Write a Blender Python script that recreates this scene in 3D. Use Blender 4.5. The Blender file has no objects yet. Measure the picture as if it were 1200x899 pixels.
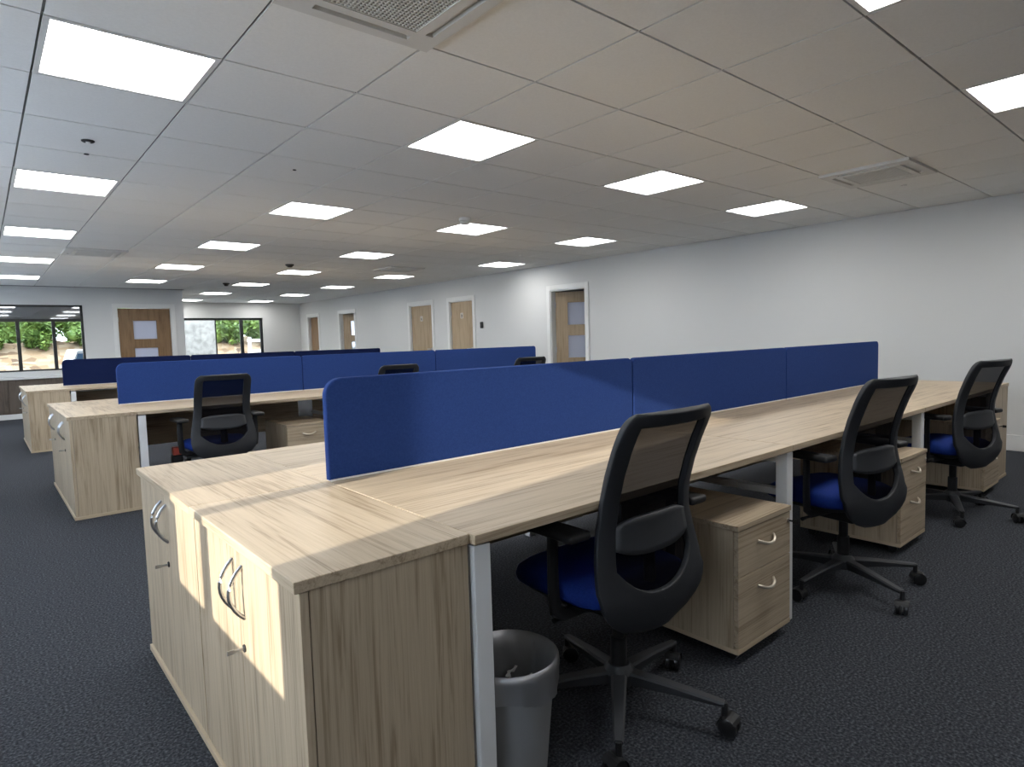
import bpy, bmesh, math, random
from mathutils import Vector, Matrix, noise
random.seed(4)
S = bpy.context.scene
C = bpy.context.scene.collection
PI = math.pi

# ------------------------------------------------------------------ dimensions
HC = 2.373            # ceiling height
T = 0.6               # ceiling tile
WX = 7.06             # right wall
WL = -1.6             # left wall
YR = -7.5             # rear wall (behind the camera)
YB = 11.7             # back wall with window and door
XC = 3.08             # corner where the room carries on deeper
YF = 15.4             # far wall of the deeper part
HD = 0.73             # desk height
X0 = 0.18

# ------------------------------------------------------------------ materials
def new_mat(name):
    m = bpy.data.materials.new(name); m.use_nodes = True
    nt = m.node_tree; b = nt.nodes['Principled BSDF']
    return m, nt, b
def plain(name, col, rough=.5, metal=0.0, spec=.5, bump=None):
    m, nt, b = new_mat(name)
    b.inputs['Base Color'].default_value = (*col, 1); b.inputs['Roughness'].default_value = rough
    b.inputs['Metallic'].default_value = metal; b.inputs['Specular IOR Level'].default_value = spec
    if bump:
        sc, st = bump
        tc = nt.nodes.new('ShaderNodeTexCoord'); n = nt.nodes.new('ShaderNodeTexNoise')
        n.inputs['Scale'].default_value = sc; n.inputs['Detail'].default_value = 3
        nt.links.new(tc.outputs['Object'], n.inputs['Vector'])
        bp = nt.nodes.new('ShaderNodeBump'); bp.inputs['Strength'].default_value = st; bp.inputs['Distance'].default_value = .002
        nt.links.new(n.outputs['Fac'], bp.inputs['Height']); nt.links.new(bp.outputs['Normal'], b.inputs['Normal'])
    return m
def mottled(name, stops, scale, rough=.9, detail=4, bump=0, vec=(1, 1, 1), spec=.3, voronoi=False):
    m, nt, b = new_mat(name)
    tc = nt.nodes.new('ShaderNodeTexCoord'); mp = nt.nodes.new('ShaderNodeMapping')
    mp.inputs['Scale'].default_value = vec
    n = nt.nodes.new('ShaderNodeTexVoronoi' if voronoi else 'ShaderNodeTexNoise'); n.inputs['Scale'].default_value = scale
    if not voronoi: n.inputs['Detail'].default_value = detail
    r = nt.nodes.new('ShaderNodeValToRGB')
    els = r.color_ramp.elements
    while len(els) < len(stops): els.new(.5)
    for e, (p, c) in zip(els, stops): e.position = p; e.color = (*c, 1)
    nt.links.new(tc.outputs['Object'], mp.inputs['Vector']); nt.links.new(mp.outputs['Vector'], n.inputs['Vector'])
    out = n.outputs['Color'] if voronoi else n.outputs['Fac']
    nt.links.new(out, r.inputs['Fac']); nt.links.new(r.outputs['Color'], b.inputs['Base Color'])
    b.inputs['Roughness'].default_value = rough; b.inputs['Specular IOR Level'].default_value = spec
    if bump:
        bp = nt.nodes.new('ShaderNodeBump'); bp.inputs['Strength'].default_value = bump; bp.inputs['Distance'].default_value = .004
        nt.links.new(n.outputs['Fac'] if not voronoi else n.outputs['Distance'], bp.inputs['Height']); nt.links.new(bp.outputs['Normal'], b.inputs['Normal'])
    return m
def wood(name, axis, light, dark, stretch=36, scale=4, rough=.45):
    m, nt, b = new_mat(name)
    L = nt.links.new
    tc = nt.nodes.new('ShaderNodeTexCoord'); oi = nt.nodes.new('ShaderNodeObjectInfo')
    mul = nt.nodes.new('ShaderNodeVectorMath'); mul.operation = 'SCALE'; mul.inputs[0].default_value = (13.7, 7.1, 9.3)
    L(oi.outputs['Random'], mul.inputs['Scale'])
    ad = nt.nodes.new('ShaderNodeVectorMath'); ad.operation = 'ADD'
    L(tc.outputs['Object'], ad.inputs[0]); L(mul.outputs[0], ad.inputs[1])
    mp = nt.nodes.new('ShaderNodeMapping'); s = [stretch, stretch, stretch]; s[axis] = 1.0
    mp.inputs['Scale'].default_value = s; L(ad.outputs[0], mp.inputs['Vector'])
    n1 = nt.nodes.new('ShaderNodeTexNoise'); n1.inputs['Scale'].default_value = scale * .42; n1.inputs['Detail'].default_value = 6
    n1.inputs['Roughness'].default_value = .62; n1.inputs['Distortion'].default_value = 1.1
    L(mp.outputs['Vector'], n1.inputs['Vector'])
    mp2 = nt.nodes.new('ShaderNodeMapping'); s2 = [stretch * 4] * 3; s2[axis] = 3.0
    mp2.inputs['Scale'].default_value = s2; L(ad.outputs[0], mp2.inputs['Vector'])
    n2 = nt.nodes.new('ShaderNodeTexNoise'); n2.inputs['Scale'].default_value = scale * .5; n2.inputs['Detail'].default_value = 3
    L(mp2.outputs['Vector'], n2.inputs['Vector'])
    ma = nt.nodes.new('ShaderNodeMath'); ma.operation = 'MULTIPLY_ADD'; ma.inputs[1].default_value = .38
    L(n2.outputs['Fac'], ma.inputs[0]); L(n1.outputs['Fac'], ma.inputs[2])
    mp3 = nt.nodes.new('ShaderNodeMapping'); s3 = [stretch * .3] * 3; s3[axis] = 1.1
    mp3.inputs['Scale'].default_value = s3; L(ad.outputs[0], mp3.inputs['Vector'])
    n3 = nt.nodes.new('ShaderNodeTexNoise'); n3.inputs['Scale'].default_value = scale * .3; n3.inputs['Detail'].default_value = 2; n3.inputs['Distortion'].default_value = 1.5
    L(mp3.outputs['Vector'], n3.inputs['Vector'])
    mb = nt.nodes.new('ShaderNodeMath'); mb.operation = 'MULTIPLY_ADD'; mb.inputs[1].default_value = .55
    L(n3.outputs['Fac'], mb.inputs[0]); L(ma.outputs[0], mb.inputs[2])
    sb = nt.nodes.new('ShaderNodeMath'); sb.operation = 'SUBTRACT'; sb.inputs[1].default_value = .275; L(mb.outputs[0], sb.inputs[0]); ma = sb
    r = nt.nodes.new('ShaderNodeValToRGB'); e = r.color_ramp.elements
    e[0].position = .50; e[0].color = (*dark, 1); e[1].position = .86; e[1].color = (*light, 1)
    mid = e.new(.66); mid.color = (*[d * .3 + l * .7 for d, l in zip(dark, light)], 1)
    L(ma.outputs[0], r.inputs['Fac']); L(r.outputs['Color'], b.inputs['Base Color'])
    b.inputs['Roughness'].default_value = rough; b.inputs['Specular IOR Level'].default_value = .35
    return m
OAK_L, OAK_D = (.545, .44, .31), (.32, .24, .155)
M = {}
M['oak_x'] = wood('oak_x', 0, OAK_L, OAK_D)
M['oak_y'] = wood('oak_y', 1, OAK_L, OAK_D)
M['oak_z'] = wood('oak_z', 2, OAK_L, OAK_D)
M['oak_edge'] = plain('oak_edge', (.53, .42, .285), .5)
M['door_oak'] = wood('door_oak', 2, (.43, .325, .21), (.30, .215, .125), 26, 4)
M['door_oak_dark'] = wood('door_oak_dark', 2, (.25, .155, .08), (.15, .085, .04), 26, 4)
M['dark_panel'] = wood('dark_panel', 2, (.12, .095, .075), (.07, .055, .045), 10, 4)
M['wall'] = plain('wall_paint', (.63, .63, .615), .85, spec=.2, bump=(60, .05))
M['wall_dark'] = plain('wall_dark_bounce_cut', (.10, .10, .105), .85, spec=.2)  # made-up dark tone for the unseen rear wall, cuts bounced light
M['white_trim'] = plain('white_trim', (.72, .72, .70), .45)
M['white_metal'] = plain('white_metal', (.80, .80, .79), .35)
M['tile'] = mottled('ceiling_tile', [(.3, (.80, .80, .78)), (.7, (.84, .84, .82))], 90, .95, bump=.05)
M['void'] = plain('ceiling_gap', (.25, .25, .245), .8)
M['carpet'] = mottled('carpet', [(.30, (.014, .016, .019)), (.5, (.040, .043, .050)), (.72, (.105, .11, .122))], 120, .95, detail=5, bump=.8, spec=.1)
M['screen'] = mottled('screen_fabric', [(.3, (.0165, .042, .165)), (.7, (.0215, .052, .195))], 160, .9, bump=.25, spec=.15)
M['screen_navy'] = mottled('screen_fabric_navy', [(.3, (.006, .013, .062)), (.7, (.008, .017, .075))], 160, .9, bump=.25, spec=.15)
M['seat_blue'] = mottled('seat_fabric', [(.3, (.008, .028, .19)), (.7, (.013, .04, .24))], 180, .85, bump=.25, spec=.2)
M['black_plastic'] = plain('black_plastic', (.012, .012, .013), .5, spec=.4)
M['grey_plastic'] = plain('dark_grey_plastic', (.021, .0225, .026), .55, spec=.4, bump=(300, .1))
M['base_grey'] = plain('base_grey_nylon', (.033, .035, .039), .5)
M['rubber'] = plain('wheel_black', (.012, .012, .013), .28, spec=.6)
M['chrome'] = plain('satin_chrome', (.50, .51, .53), .3, 1.0)
M['brass'] = plain('satin_steel', (.62, .58, .52), .35, 1.0)
M['handle_beige'] = plain('pale_metal_handle', (.60, .53, .43), .35, .6)
M['frame_dark'] = plain('window_frame_dark', (.014, .016, .017), .4)
M['grille'] = plain('grille_dark', (.03, .03, .03), .7)
M['vent_white'] = plain('vent_white', (.66, .655, .63), .5)
M['paper'] = plain('paper_white', (.8, .8, .78), .8)
M['red'] = plain('red_plastic', (.55, .09, .06), .5)
M['light_frame'] = plain('light_frame', (.72, .72, .70), .5)
def emis(name, col, st):
    m, nt, b = new_mat(name); nt.nodes.remove(b)
    e = nt.nodes.new('ShaderNodeEmission'); e.inputs[0].default_value = (*col, 1); e.inputs[1].default_value = st
    nt.links.new(e.outputs[0], nt.nodes['Material Output'].inputs[0]); return m
M['diffuser'] = emis('light_diffuser', (.99, .99, .985), 14.0)
def mixed(name, shader_a, shader_b, fac):
    m, nt, b = new_mat(name); nt.nodes.remove(b)
    a = nt.nodes.new(shader_a[0]); c = nt.nodes.new(shader_b[0])
    for n, spec in ((a, shader_a), (c, shader_b)):
        n.inputs['Color'].default_value = (*spec[1], 1)
        if len(spec) > 2: n.inputs['Roughness'].default_value = spec[2]
    mx = nt.nodes.new('ShaderNodeMixShader'); mx.inputs[0].default_value = fac
    nt.links.new(a.outputs[0], mx.inputs[1]); nt.links.new(c.outputs[0], mx.inputs[2])
    nt.links.new(mx.outputs[0], nt.nodes['Material Output'].inputs[0]); return m
M['mesh_fabric'] = mixed('mesh_fabric', ('ShaderNodeBsdfTransparent', (.95, .95, 1)), ('ShaderNodeBsdfDiffuse', (.006, .006, .008)), .91)
M['glass'] = mixed('window_glass', ('ShaderNodeBsdfTransparent', (.95, .97, .97)), ('ShaderNodeBsdfGlossy', (1, 1, 1), .02), .06)
M['dark_glass'] = mixed('dark_glass', ('ShaderNodeBsdfDiffuse', (.05, .06, .075)), ('ShaderNodeBsdfGlossy', (.9, .95, 1), .03), .30)
M['door_glass'] = mixed('door_glass', ('ShaderNodeBsdfTransparent', (.7, .72, .75)), ('ShaderNodeBsdfGlossy', (1, 1, 1), .05), .35)
M['frosted'] = mixed('frosted_glass', ('ShaderNodeBsdfTranslucent', (.75, .78, .88)), ('ShaderNodeBsdfDiffuse', (.60, .63, .74)), .75)
M['blind'] = mixed('blind_fabric', ('ShaderNodeBsdfTranslucent', (.80, .85, .92)), ('ShaderNodeBsdfDiffuse', (.7, .72, .75)), .2)
M['bin'] = mixed('bin_plastic', ('ShaderNodeBsdfTranslucent', (.2, .2, .2)), ('ShaderNodeBsdfPrincipled', (.1, .1, .1)) if False else ('ShaderNodeBsdfDiffuse', (.40, .405, .41)), .75)
M['liner'] = mixed('bin_liner', ('ShaderNodeBsdfTransparent', (.97, .97, .97)), ('ShaderNodeBsdfGlossy', (.9, .9, .92), .42), .42)
M['rock'] = mottled('bank_stone', [(.0, (.05, .03, .018)), (.35, (.19, .125, .07)), (.7, (.24, .185, .125)), (1, (.11, .068, .035))], 4.5, .95, voronoi=True, bump=.4)
M['gravel'] = mottled('pale_gravel', [(.3, (.19, .18, .16)), (.7, (.28, .27, .24))], 6, .95)
M['stone'] = mottled('pale_stone', [(.3, (.13, .125, .115)), (.5, (.22, .21, .195)), (.7, (.28, .27, .25))], 7, .95, bump=.5)
M['leaf'] = mottled('leaf_green', [(.3, (.04, .085, .016)), (.7, (.135, .21, .045))], 3, .6)
M['car_paint'] = plain('car_paint', (.36, .38, .40), .25)
M['car_glass'] = plain('car_glass', (.04, .08, .14), .1)
M['alu'] = plain('brushed_aluminium', (.78, .79, .80), .4, .7)

# ------------------------------------------------------------------ mesh helpers
def B(): return bmesh.new()
def box(bm, x0, y0, z0, x1, y1, z1, bev=0.0, seg=2, mat=None):
    vs = [bm.verts.new(p) for p in ((x0,y0,z0),(x1,y0,z0),(x1,y1,z0),(x0,y1,z0),(x0,y0,z1),(x1,y0,z1),(x1,y1,z1),(x0,y1,z1))]
    fs = [bm.faces.new([vs[i] for i in q]) for q in ((0,3,2,1),(4,5,6,7),(0,1,5,4),(1,2,6,5),(2,3,7,6),(3,0,4,7))]
    if bev > 0:
        es = list({e for f in fs for e in f.edges})
        r = bmesh.ops.bevel(bm, geom=es, offset=bev, segments=seg, profile=.5, affect='EDGES')
        out = {v for f in r['faces'] for v in f.verts} | {v for v in vs if v.is_valid}
        vs = list(out)
    if mat is not None: bmesh.ops.transform(bm, matrix=mat, verts=[v for v in vs if v.is_valid])
    return vs
def ring_loft(bm, rings, cap0=True, cap1=True, closed=True):
    R = [[bm.verts.new(p) for p in r] for r in rings]
    n = len(R[0])
    for a, b in zip(R, R[1:]):
        for i in range(n if closed else n - 1):
            bm.faces.new((a[i], a[(i+1) % n], b[(i+1) % n], b[i]))
    if closed and cap0: bm.faces.new(list(reversed(R[0])))
    if closed and cap1: bm.faces.new(R[-1])
    return R
def lathe(bm, prof, n=24, mat=None, cap0=True, cap1=True):
    rings = []
    for r, z in prof:
        ring = [Vector((r * math.cos(2*PI*i/n), r * math.sin(2*PI*i/n), z)) for i in range(n)]
        if mat is not None: ring = [mat @ v for v in ring]
        rings.append(ring)
    ring_loft(bm, rings, cap0, cap1)
def tube(bm, pts, r, n=8, flat=None, up=Vector((0, 0, 1))):
    pts = [Vector(p) for p in pts]; rings = []
    for i, p in enumerate(pts):
        t = (pts[min(i+1, len(pts)-1)] - pts[max(i-1, 0)]).normalized()
        u = up if abs(t.dot(up)) < .95 else Vector((1, 0, 0))
        a = t.cross(u).normalized(); b = a.cross(t).normalized()
        rr = r[i] if isinstance(r, (list, tuple)) else r
        ra, rb = (rr, rr) if flat is None else (rr, rr * flat)
        rings.append([p + a * ra * math.cos(2*PI*k/n) + b * rb * math.sin(2*PI*k/n) for k in range(n)])
    ring_loft(bm, rings)
def obj(name, bm, m, parent=None, smooth=False, solid=None, sub=0, angle=35):
    me = bpy.data.meshes.new(name)
    bmesh.ops.recalc_face_normals(bm, faces=bm.faces)
    bm.to_mesh(me); bm.free()
    mats = m if isinstance(m, (list, tuple)) else [m]
    for k in mats: me.materials.append(M[k])
    if smooth:
        me.polygons.foreach_set('use_smooth', [True] * len(me.polygons))
        try: me.set_sharp_from_angle(angle=math.radians(angle))
        except Exception: pass
    o = bpy.data.objects.new(name, me); C.objects.link(o)
    if parent is not None: o.parent = parent
    if solid:
        md = o.modifiers.new('Solidify', 'SOLIDIFY'); md.thickness = solid; md.offset = 0
    if sub:
        md = o.modifiers.new('Subsurf', 'SUBSURF'); md.levels = sub; md.render_levels = sub
    return o
def empty(name, loc=(0, 0, 0), rz=0.0):
    o = bpy.data.objects.new(name, None); C.objects.link(o)
    o.location = loc; o.rotation_euler = (0, 0, rz); o.empty_display_size = .1
    return o
def tag(o, label=None, cat=None, group=None, kind=None):
    for k, v in (('label', label), ('category', cat), ('group', group), ('kind', kind)):
        if v: o[k] = v
    return o
def struct(name, bm, m, parent=None, **k):
    o = obj(name, bm, m, parent, **k)
    if parent is None: o['kind'] = 'structure'
    return o
KIDS = {}
def kids(o): return [c for c in bpy.data.objects if c.parent == o]
def copy_tree(o, parent=None):
    c = o.copy(); C.objects.link(c)
    if parent is not None: c.parent = parent
    for k in kids(o): copy_tree(k, c)
    return c
ORD = ['first', 'second', 'third', 'fourth', 'fifth', 'sixth', 'seventh', 'eighth']

# ------------------------------------------------------------------ room shell
bm = B(); box(bm, WL-.3, YR-.3, -.12, 10.3, YF+.25, 0)
struct('floor', bm, 'carpet')

lights = [(0,0),(0,4),(0,8),(0,12),(0,16),(3,-4),(3,0),(3,4),(3,8),(3,12),(3,16),
          (0,-8),(6,-8),(6,-4),(6,0),(6,4),(6,8),(6,12),(6,16),(6,20),(6,24),(9,-4),(9,0),(9,4),(10,8),(9,12),(9,16),(9,20),(9,24)]
cass = [(1,-2),(8,-2),(1,10),(8,10)]
skip = set(lights) | set(cass)
bm = B()
g = .0055
for i in range(-3, 12):
    for j in range(-13, 26):
        if (i, j) in skip: continue
        xa, xb = max(i*T, WL), min((i+1)*T, WX); ya, yb = max(j*T, YR), min((j+1)*T, YF)
        if xb - xa < .03 or yb - ya < .03: continue
        if yb > YB and xb <= XC: continue
        if yb > YB and xa < XC: xa = XC
        box(bm, xa+g, ya+g, HC, xb-g, yb-g, HC+.009)
for f in bm.faces: f.material_index = 0
n0 = len(bm.faces)
bm.faces.ensure_lookup_table()
def slab_with_holes():
    # backing grid of the suspended ceiling, open above light and vent cells
    for i in range(-3, 12):
        for j in range(-13, 26):
            if (i, j) in skip: continue
            box(bm, max(i*T, WL-.2), max(j*T, YR-.2), HC+.0095, min((i+1)*T, WX+.1), min((j+1)*T, YF+.1), HC+.05)
slab_with_holes()
bm.faces.ensure_lookup_table()
for k in range(n0, len(bm.faces)): bm.faces[k].material_index = 1
struct('ceiling', bm, ['tile', 'void'])
bm = B(); box(bm, WL-.3, YR-.3, HC+.14, 10.3, YF+.25, HC+.24)
struct('ceiling_slab', bm, 'void')

def wall_y(name, x0, x1, y, th, holes, mat='wall', z1=HC+.12):
    """wall in the XZ plane from x0 to x1, y..y+th; holes = (xa, xb, za, zb)"""
    bm = B(); xs = sorted(holes); cur = x0
    for xa, xb, za, zb in xs:
        if xa > cur: box(bm, cur, y, 0, xa, y+th, z1)
        if za > 0: box(bm, xa, y, 0, xb, y+th, za)
        if zb < z1: box(bm, xa, y, zb, xb, y+th, z1)
        cur = xb
    if cur < x1: box(bm, cur, y, 0, x1, y+th, z1)
    return struct(name, bm, mat)
def wall_x(name, y0, y1, x, th, holes, mat='wall', z1=HC+.12):
    bm = B(); cur = y0
    for ya, yb, za, zb in sorted(holes):
        if ya > cur: box(bm, x, cur, 0, x+th, ya, z1)
        if za > 0: box(bm, x, ya, 0, x+th, yb, za)
        if zb < z1: box(bm, x, ya, zb, x+th, yb, z1)
        cur = yb
    if cur < y1: box(bm, x, cur, 0, x+th, y1, z1)
    return struct(name, bm, mat)

# right wall: doors as (near jamb, far jamb)
D = [(3.967, 4.777), (6.906, 7.709), (8.334, 9.240), (11.887, 12.770), (14.097, 14.839)]
DH = 1.965
wall_x('wall_right', YR-.12, YF+.12, WX, .12, [(a, b, 0, DH) for a, b in D])
wall_y('wall_back', WL-.12, XC-.0, YB, .15, [(-1.3, 1.325, .83, 2.05), (1.87, 2.85, 0, 2.02)])
bm = B(); box(bm, XC-.15, YB+.15, 0, XC, YF+.15, HC+.12); struct('wall_recess', bm, 'wall')
wall_y('wall_far', XC, WX, YF, .2, [(3.55, 5.97, .9, 1.955)])
wall_y('wall_rear', WL-.12, WX+.12, YR-.12, .12, [], 'wall_dark')
# left wall: one clear window lets the low sun in, the blinded others are added to light the room
PANE_N, PANE_F = (-1.78, -1.243), (-1.164, -.867)
SILL, HEAD = .99, 2.08
lw = [(PANE_N[0]-.03, PANE_F[1]+.03, SILL-.03, HEAD+.03), (-.5, 3.4, SILL, HEAD), (-3.1, -2.1, SILL, HEAD), (4.4, 7.2, SILL, HEAD), (8.2, 11.0, SILL, HEAD)]
wall_x('wall_left', YR-.12, YB, WL-.12, .12, lw)
w = empty('window_3', (WL, -1.2, SILL)); w['kind'] = 'structure'
bm = B(); a, b = PANE_N[0]-.03, PANE_F[1]+.03
for y0, y1, z0, z1 in ((a, b, SILL-.03, SILL), (a, b, HEAD, HEAD+.03), (a, PANE_N[0], SILL, HEAD), (PANE_N[1], PANE_F[0], SILL, HEAD), (PANE_F[1], b, SILL, HEAD)):
    box(bm, -.03, y0+1.2, z0-SILL, 0.0, y1+1.2, z1-SILL)
obj('window_frame', bm, 'frame_dark', w)
for k, (ya, yb) in enumerate(((-.5, 3.4), (4.4, 7.2), (8.2, 11.0), (-3.1, -2.1))):  # unseen blinded windows, the last one added to brighten cupboard fronts
    w = empty('window_%d' % (k+4), (WL, ya, SILL)); w['kind'] = 'structure'
    bm = B(); box(bm, -.035, 0, 0, -.03, yb-ya, HEAD-SILL); obj('added_blind', bm, 'blind', w)

# skirting
def base_board(name, segs):
    bm = B()
    for x0, y0, x1, y1 in segs: box(bm, x0, y0, 0, x1, y1, .15, .004)
    struct(name, bm, 'white_trim')
seg = []; cur = YR
for a, b in D:
    seg.append((WX-.018, cur, WX, a-.07)); cur = b+.07
seg.append((WX-.018, cur, WX, YF-.02)); base_board('baseboard_right', seg)
base_board('baseboard_back', [(1.34, YB-.018, 1.80, YB), (2.92, YB-.018, XC, YB)])
base_board('baseboard_far', [(XC+.02, YF-.018, WX-.02, YF)])

# side rooms behind the open doors on the right
def side_room(name, y0, y1):
    bm = B(); box(bm, 9.6, y0-.1, 0, 9.7, y1+.1, HC+.12)
    box(bm, WX+.12, y0-.1, 0, 9.6, y0, HC+.12); box(bm, WX+.12, y1, 0, 9.6, y1+.1, HC+.12)
    struct(name, bm, 'wall')
side_room('wall_side_room', 3.2, 6.3); side_room('wall_end_room', 11.2, 15.2)
bm = B(); box(bm, WX+.12, 3.1, HC+.03, 9.7, 15.4, HC+.13); struct('ceiling_side_rooms', bm, 'tile')

def door_leaf(parent, w, h, mat, panes, pane_mat, th=.044, margin=.24):
    """leaf hinged at local origin, running along +X local"""
    bm = B(); xs = (margin, w-margin)
    if panes:
        box(bm, 0, -th/2, .008, xs[0], th/2, h); box(bm, xs[1], -th/2, .008, w, th/2, h)
        zc = .008
        for za, zb in panes:
            box(bm, xs[0], -th/2, zc, xs[1], th/2, za); zc = zb
        box(bm, xs[0], -th/2, zc, xs[1], th/2, h)
    else: box(bm, 0, -th/2, .008, w, th/2, h)
    lf = obj('leaf', bm, mat, parent)
    for za, zb in panes:
        bm = B(); box(bm, xs[0], -.006, za, xs[1], .006, zb); obj('pane', bm, pane_mat, lf)
        bm = B()
        for s in (-1, 1):
            y = s*th/2
            box(bm, xs[0]-.012, min(y, y+s*.006), za-.012, xs[1]+.012, max(y, y+s*.006), za)
            box(bm, xs[0]-.012, min(y, y+s*.006), zb, xs[1]+.012, max(y, y+s*.006), zb+.012)
            box(bm, xs[0]-.012, min(y, y+s*.006), za, xs[0], max(y, y+s*.006), zb)
            box(bm, xs[1], min(y, y+s*.006), za, xs[1]+.012, max(y, y+s*.006), zb)
        obj('bead', bm, mat, lf)
    return lf
def hinge_set(lf, h):
    for z in (.25, h/2, h-.22):
        bm = B(); tube(bm, ((0, -.026, z-.045), (0, -.026, z+.045)), .008, 8); obj('hinge', bm, 'chrome', lf)
def lever(lf, x, s=-1):
    bm = B(); lathe(bm, [(.025, 0), (.025, .008)], 16, Matrix.Translation((x, s*.022, 1.0)) @ Matrix.Rotation(PI/2 if s < 0 else -PI/2, 4, 'X'))
    tube(bm, ((x, s*.03, 1.0), (x, s*.065, 1.0), (x-.11, s*.065, 1.0)), .009, 8); obj('lever_handle', bm, 'chrome', lf)
def wall_sign(parent, loc, female):
    # small pictogram plate on a closed door; local frame faces -X
    bm = B(); box(bm, -.003, -.045, -.055, 0, .045, .055)
    pl = obj('sign_plate', bm, 'brass', parent); pl.location = loc
    bm = B(); lathe(bm, [(.009, 0), (.009, .002)], 14, Matrix.Translation((-.003, 0, .035)) @ Matrix.Rotation(-PI/2, 4, 'Y'))
    if female:
        vs = [bm.verts.new((-.005, y, z)) for y, z in ((-.008, .022), (.008, .022), (.022, -.018), (-.022, -.018))]; bm.faces.new(vs)
    else: box(bm, -.005, -.014, -.012, -.003, .014, .022)
    box(bm, -.005, -.010, -.045, -.003, -.002, -.012); box(bm, -.005, .002, -.045, -.003, .010, -.012)
    obj('pictogram', bm, 'black_plastic', pl)
def door_frame(parent, w, h, th=.12, arch=.065):
    bm = B()
    # lining
    box(bm, -.015, -.002, 0, 0, w+.002, h); 
    bm.clear()
    box(bm, .0, -.001, 0, th, .03, h+.0); box(bm, 0, w-.03, 0, th, w+.001, h); box(bm, 0, .03, h-.03, th, w-.03, h)
    # architrave on the office side
    box(bm, -.018, -arch, 0, 0, .012, h+arch, .003); box(bm, -.018, w-.012, 0, 0, w+arch, h+arch, .003); box(bm, -.018, .012, h-.012, 0, w-.012, h+arch, .003)
    obj('door_frame', bm, 'white_trim', parent)
P3 = [(.28, .65), (.83, 1.20), (1.38, 1.75)]
for k, (a, b) in enumerate(D):
    d = empty('door_%d' % (k+1), (WX, a, 0)); d['kind'] = 'structure'
    w = b - a; door_frame(d, w, DH)
    if k in (1, 2):
        lf = door_leaf(d, w-.066, DH-.035, 'door_oak', [], None)
        lf.location = (.055, w-.033, 0); lf.rotation_euler = (0, 0, -PI/2)
        hinge_set(lf, DH-.035); lever(lf, w-.14)
        wall_sign(d, (.032, w*.52, 1.655), k == 2)
    else:
        ang = {0: 42, 3: 40, 4: 0}[k]
        lf = door_leaf(d, w-.066, DH-.035, 'door_oak_dark' if k == 4 else 'door_oak', P3 if k != 4 else [], 'frosted' if k == 0 else 'door_glass', margin=.2)
        lf.location = (.10, w-.033, 0); lf.rotation_euler = (0, 0, -PI/2 + math.radians(ang))
        hinge_set(lf, DH-.035); lever(lf, w-.14)
# door on the back wall: oak with three panes
d = empty('door_6', (1.87, YB, 0)); d['kind'] = 'structure'
bm = B(); w = .98; h = 2.02
box(bm, 0, 0, 0, .025, .15, h); box(bm, w-.025, 0, 0, w, .15, h); box(bm, .025, 0, h-.02, w-.025, .15, h)
box(bm, -.065, -.018, 0, .012, 0, h+.065, .003); box(bm, w-.012, -.018, 0, w+.065, 0, h+.065, .003); box(bm, .012, -.018, h-.012, w-.012, 0, h+.065, .003)
obj('door_frame', bm, 'white_trim', d)
lf = door_leaf(d, w-.054, h-.03, 'door_oak_dark', P3, 'frosted', margin=.255)
lf.location = (.027, .05, 0); hinge_set(lf, h-.03); lever(lf, .86)

# windows in view
w1 = empty('window_1', (0, YB, .83)); w1['kind'] = 'structure'
def fr(bm, x0, x1, z0, z1, d0=.03, d1=.09): box(bm, x0, d0, z0, x1, d1, z1)
bm = B(); H1 = 1.22; TR = .93
fr(bm, -1.3, 1.325, 0, .03); fr(bm, -1.3, 1.325, H1-.035, H1); fr(bm, -1.3, -1.26, .03, H1-.035); fr(bm, 1.285, 1.325, .03, H1-.035)
fr(bm, -1.26, 1.285, TR-.02, TR+.03)
for x in (-.25, .325, .855): fr(bm, x-.028, x+.028, .03, TR-.02)
obj('window_frame', bm, 'frame_dark', w1)
for x0, x1 in ((-1.26, -.278), (-.222, .297), (.353, .827), (.883, 1.285)):
    bm = B(); box(bm, x0, .055, .03, x1, .061, TR-.02); obj('pane', bm, 'glass', w1)
bm = B(); box(bm, -1.26, .055, TR+.03, 1.285, .063, H1-.035); obj('transom_pane', bm, 'dark_glass', w1)
w2 = empty('window_2', (3.55, YF, .9)); w2['kind'] = 'structure'
bm = B(); W2, H2 = 2.42, 1.055
for x0, x1, z0, z1 in ((0, W2, 0, .04), (0, W2, H2-.06, H2), (0, .04, .04, H2-.06), (W2-.07, W2, .04, H2-.06), (1.80, 1.885, .04, H2-.06), (1.155, 1.18, .04, H2-.06)):
    box(bm, x0, .05, z0, x1, .11, z1)
obj('window_frame', bm, 'frame_dark', w2)
for x0, x1 in ((.04, 1.155), (1.18, 1.80), (1.885, W2-.07)):
    bm = B(); box(bm, x0, .08, .04, x1, .086, H2-.06); obj('pane', bm, 'glass', w2)

# ------------------------------------------------------------------ ceiling fittings
def make_light():
    r = empty('ceiling_light')
    bm = B(); a = T/2 - .003; b = .262
    for z0, z1, i0, o0 in ((0, .006, .276, a),):
        box(bm, -o0, -o0, z0, o0, -i0, z1); box(bm, -o0, i0, z0, o0, o0, z1); box(bm, -o0, -i0, z0, -i0, i0, z1); box(bm, i0, -i0, z0, o0, i0, z1)
    for s in (-1, 1):
        box(bm, s*.276-.002, -.276, .006, s*.276+.002, .276, .03); box(bm, -.276, s*.276-.002, .006, .276, s*.276+.002, .03)
    box(bm, -a, -a, .03, a, a, .04)
    obj('frame', bm, 'light_frame', r)
    bm = B(); box(bm, -.274, -.274, .018, .274, .274, .028); obj('diffuser', bm, 'diffuser', r)
    return r
lp = make_light()
colname = {0: 'leftmost column', 3: 'second column from the left', 6: 'third column from the left', 9: 'column nearest the right wall', 10: 'column nearest the right wall'}
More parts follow.
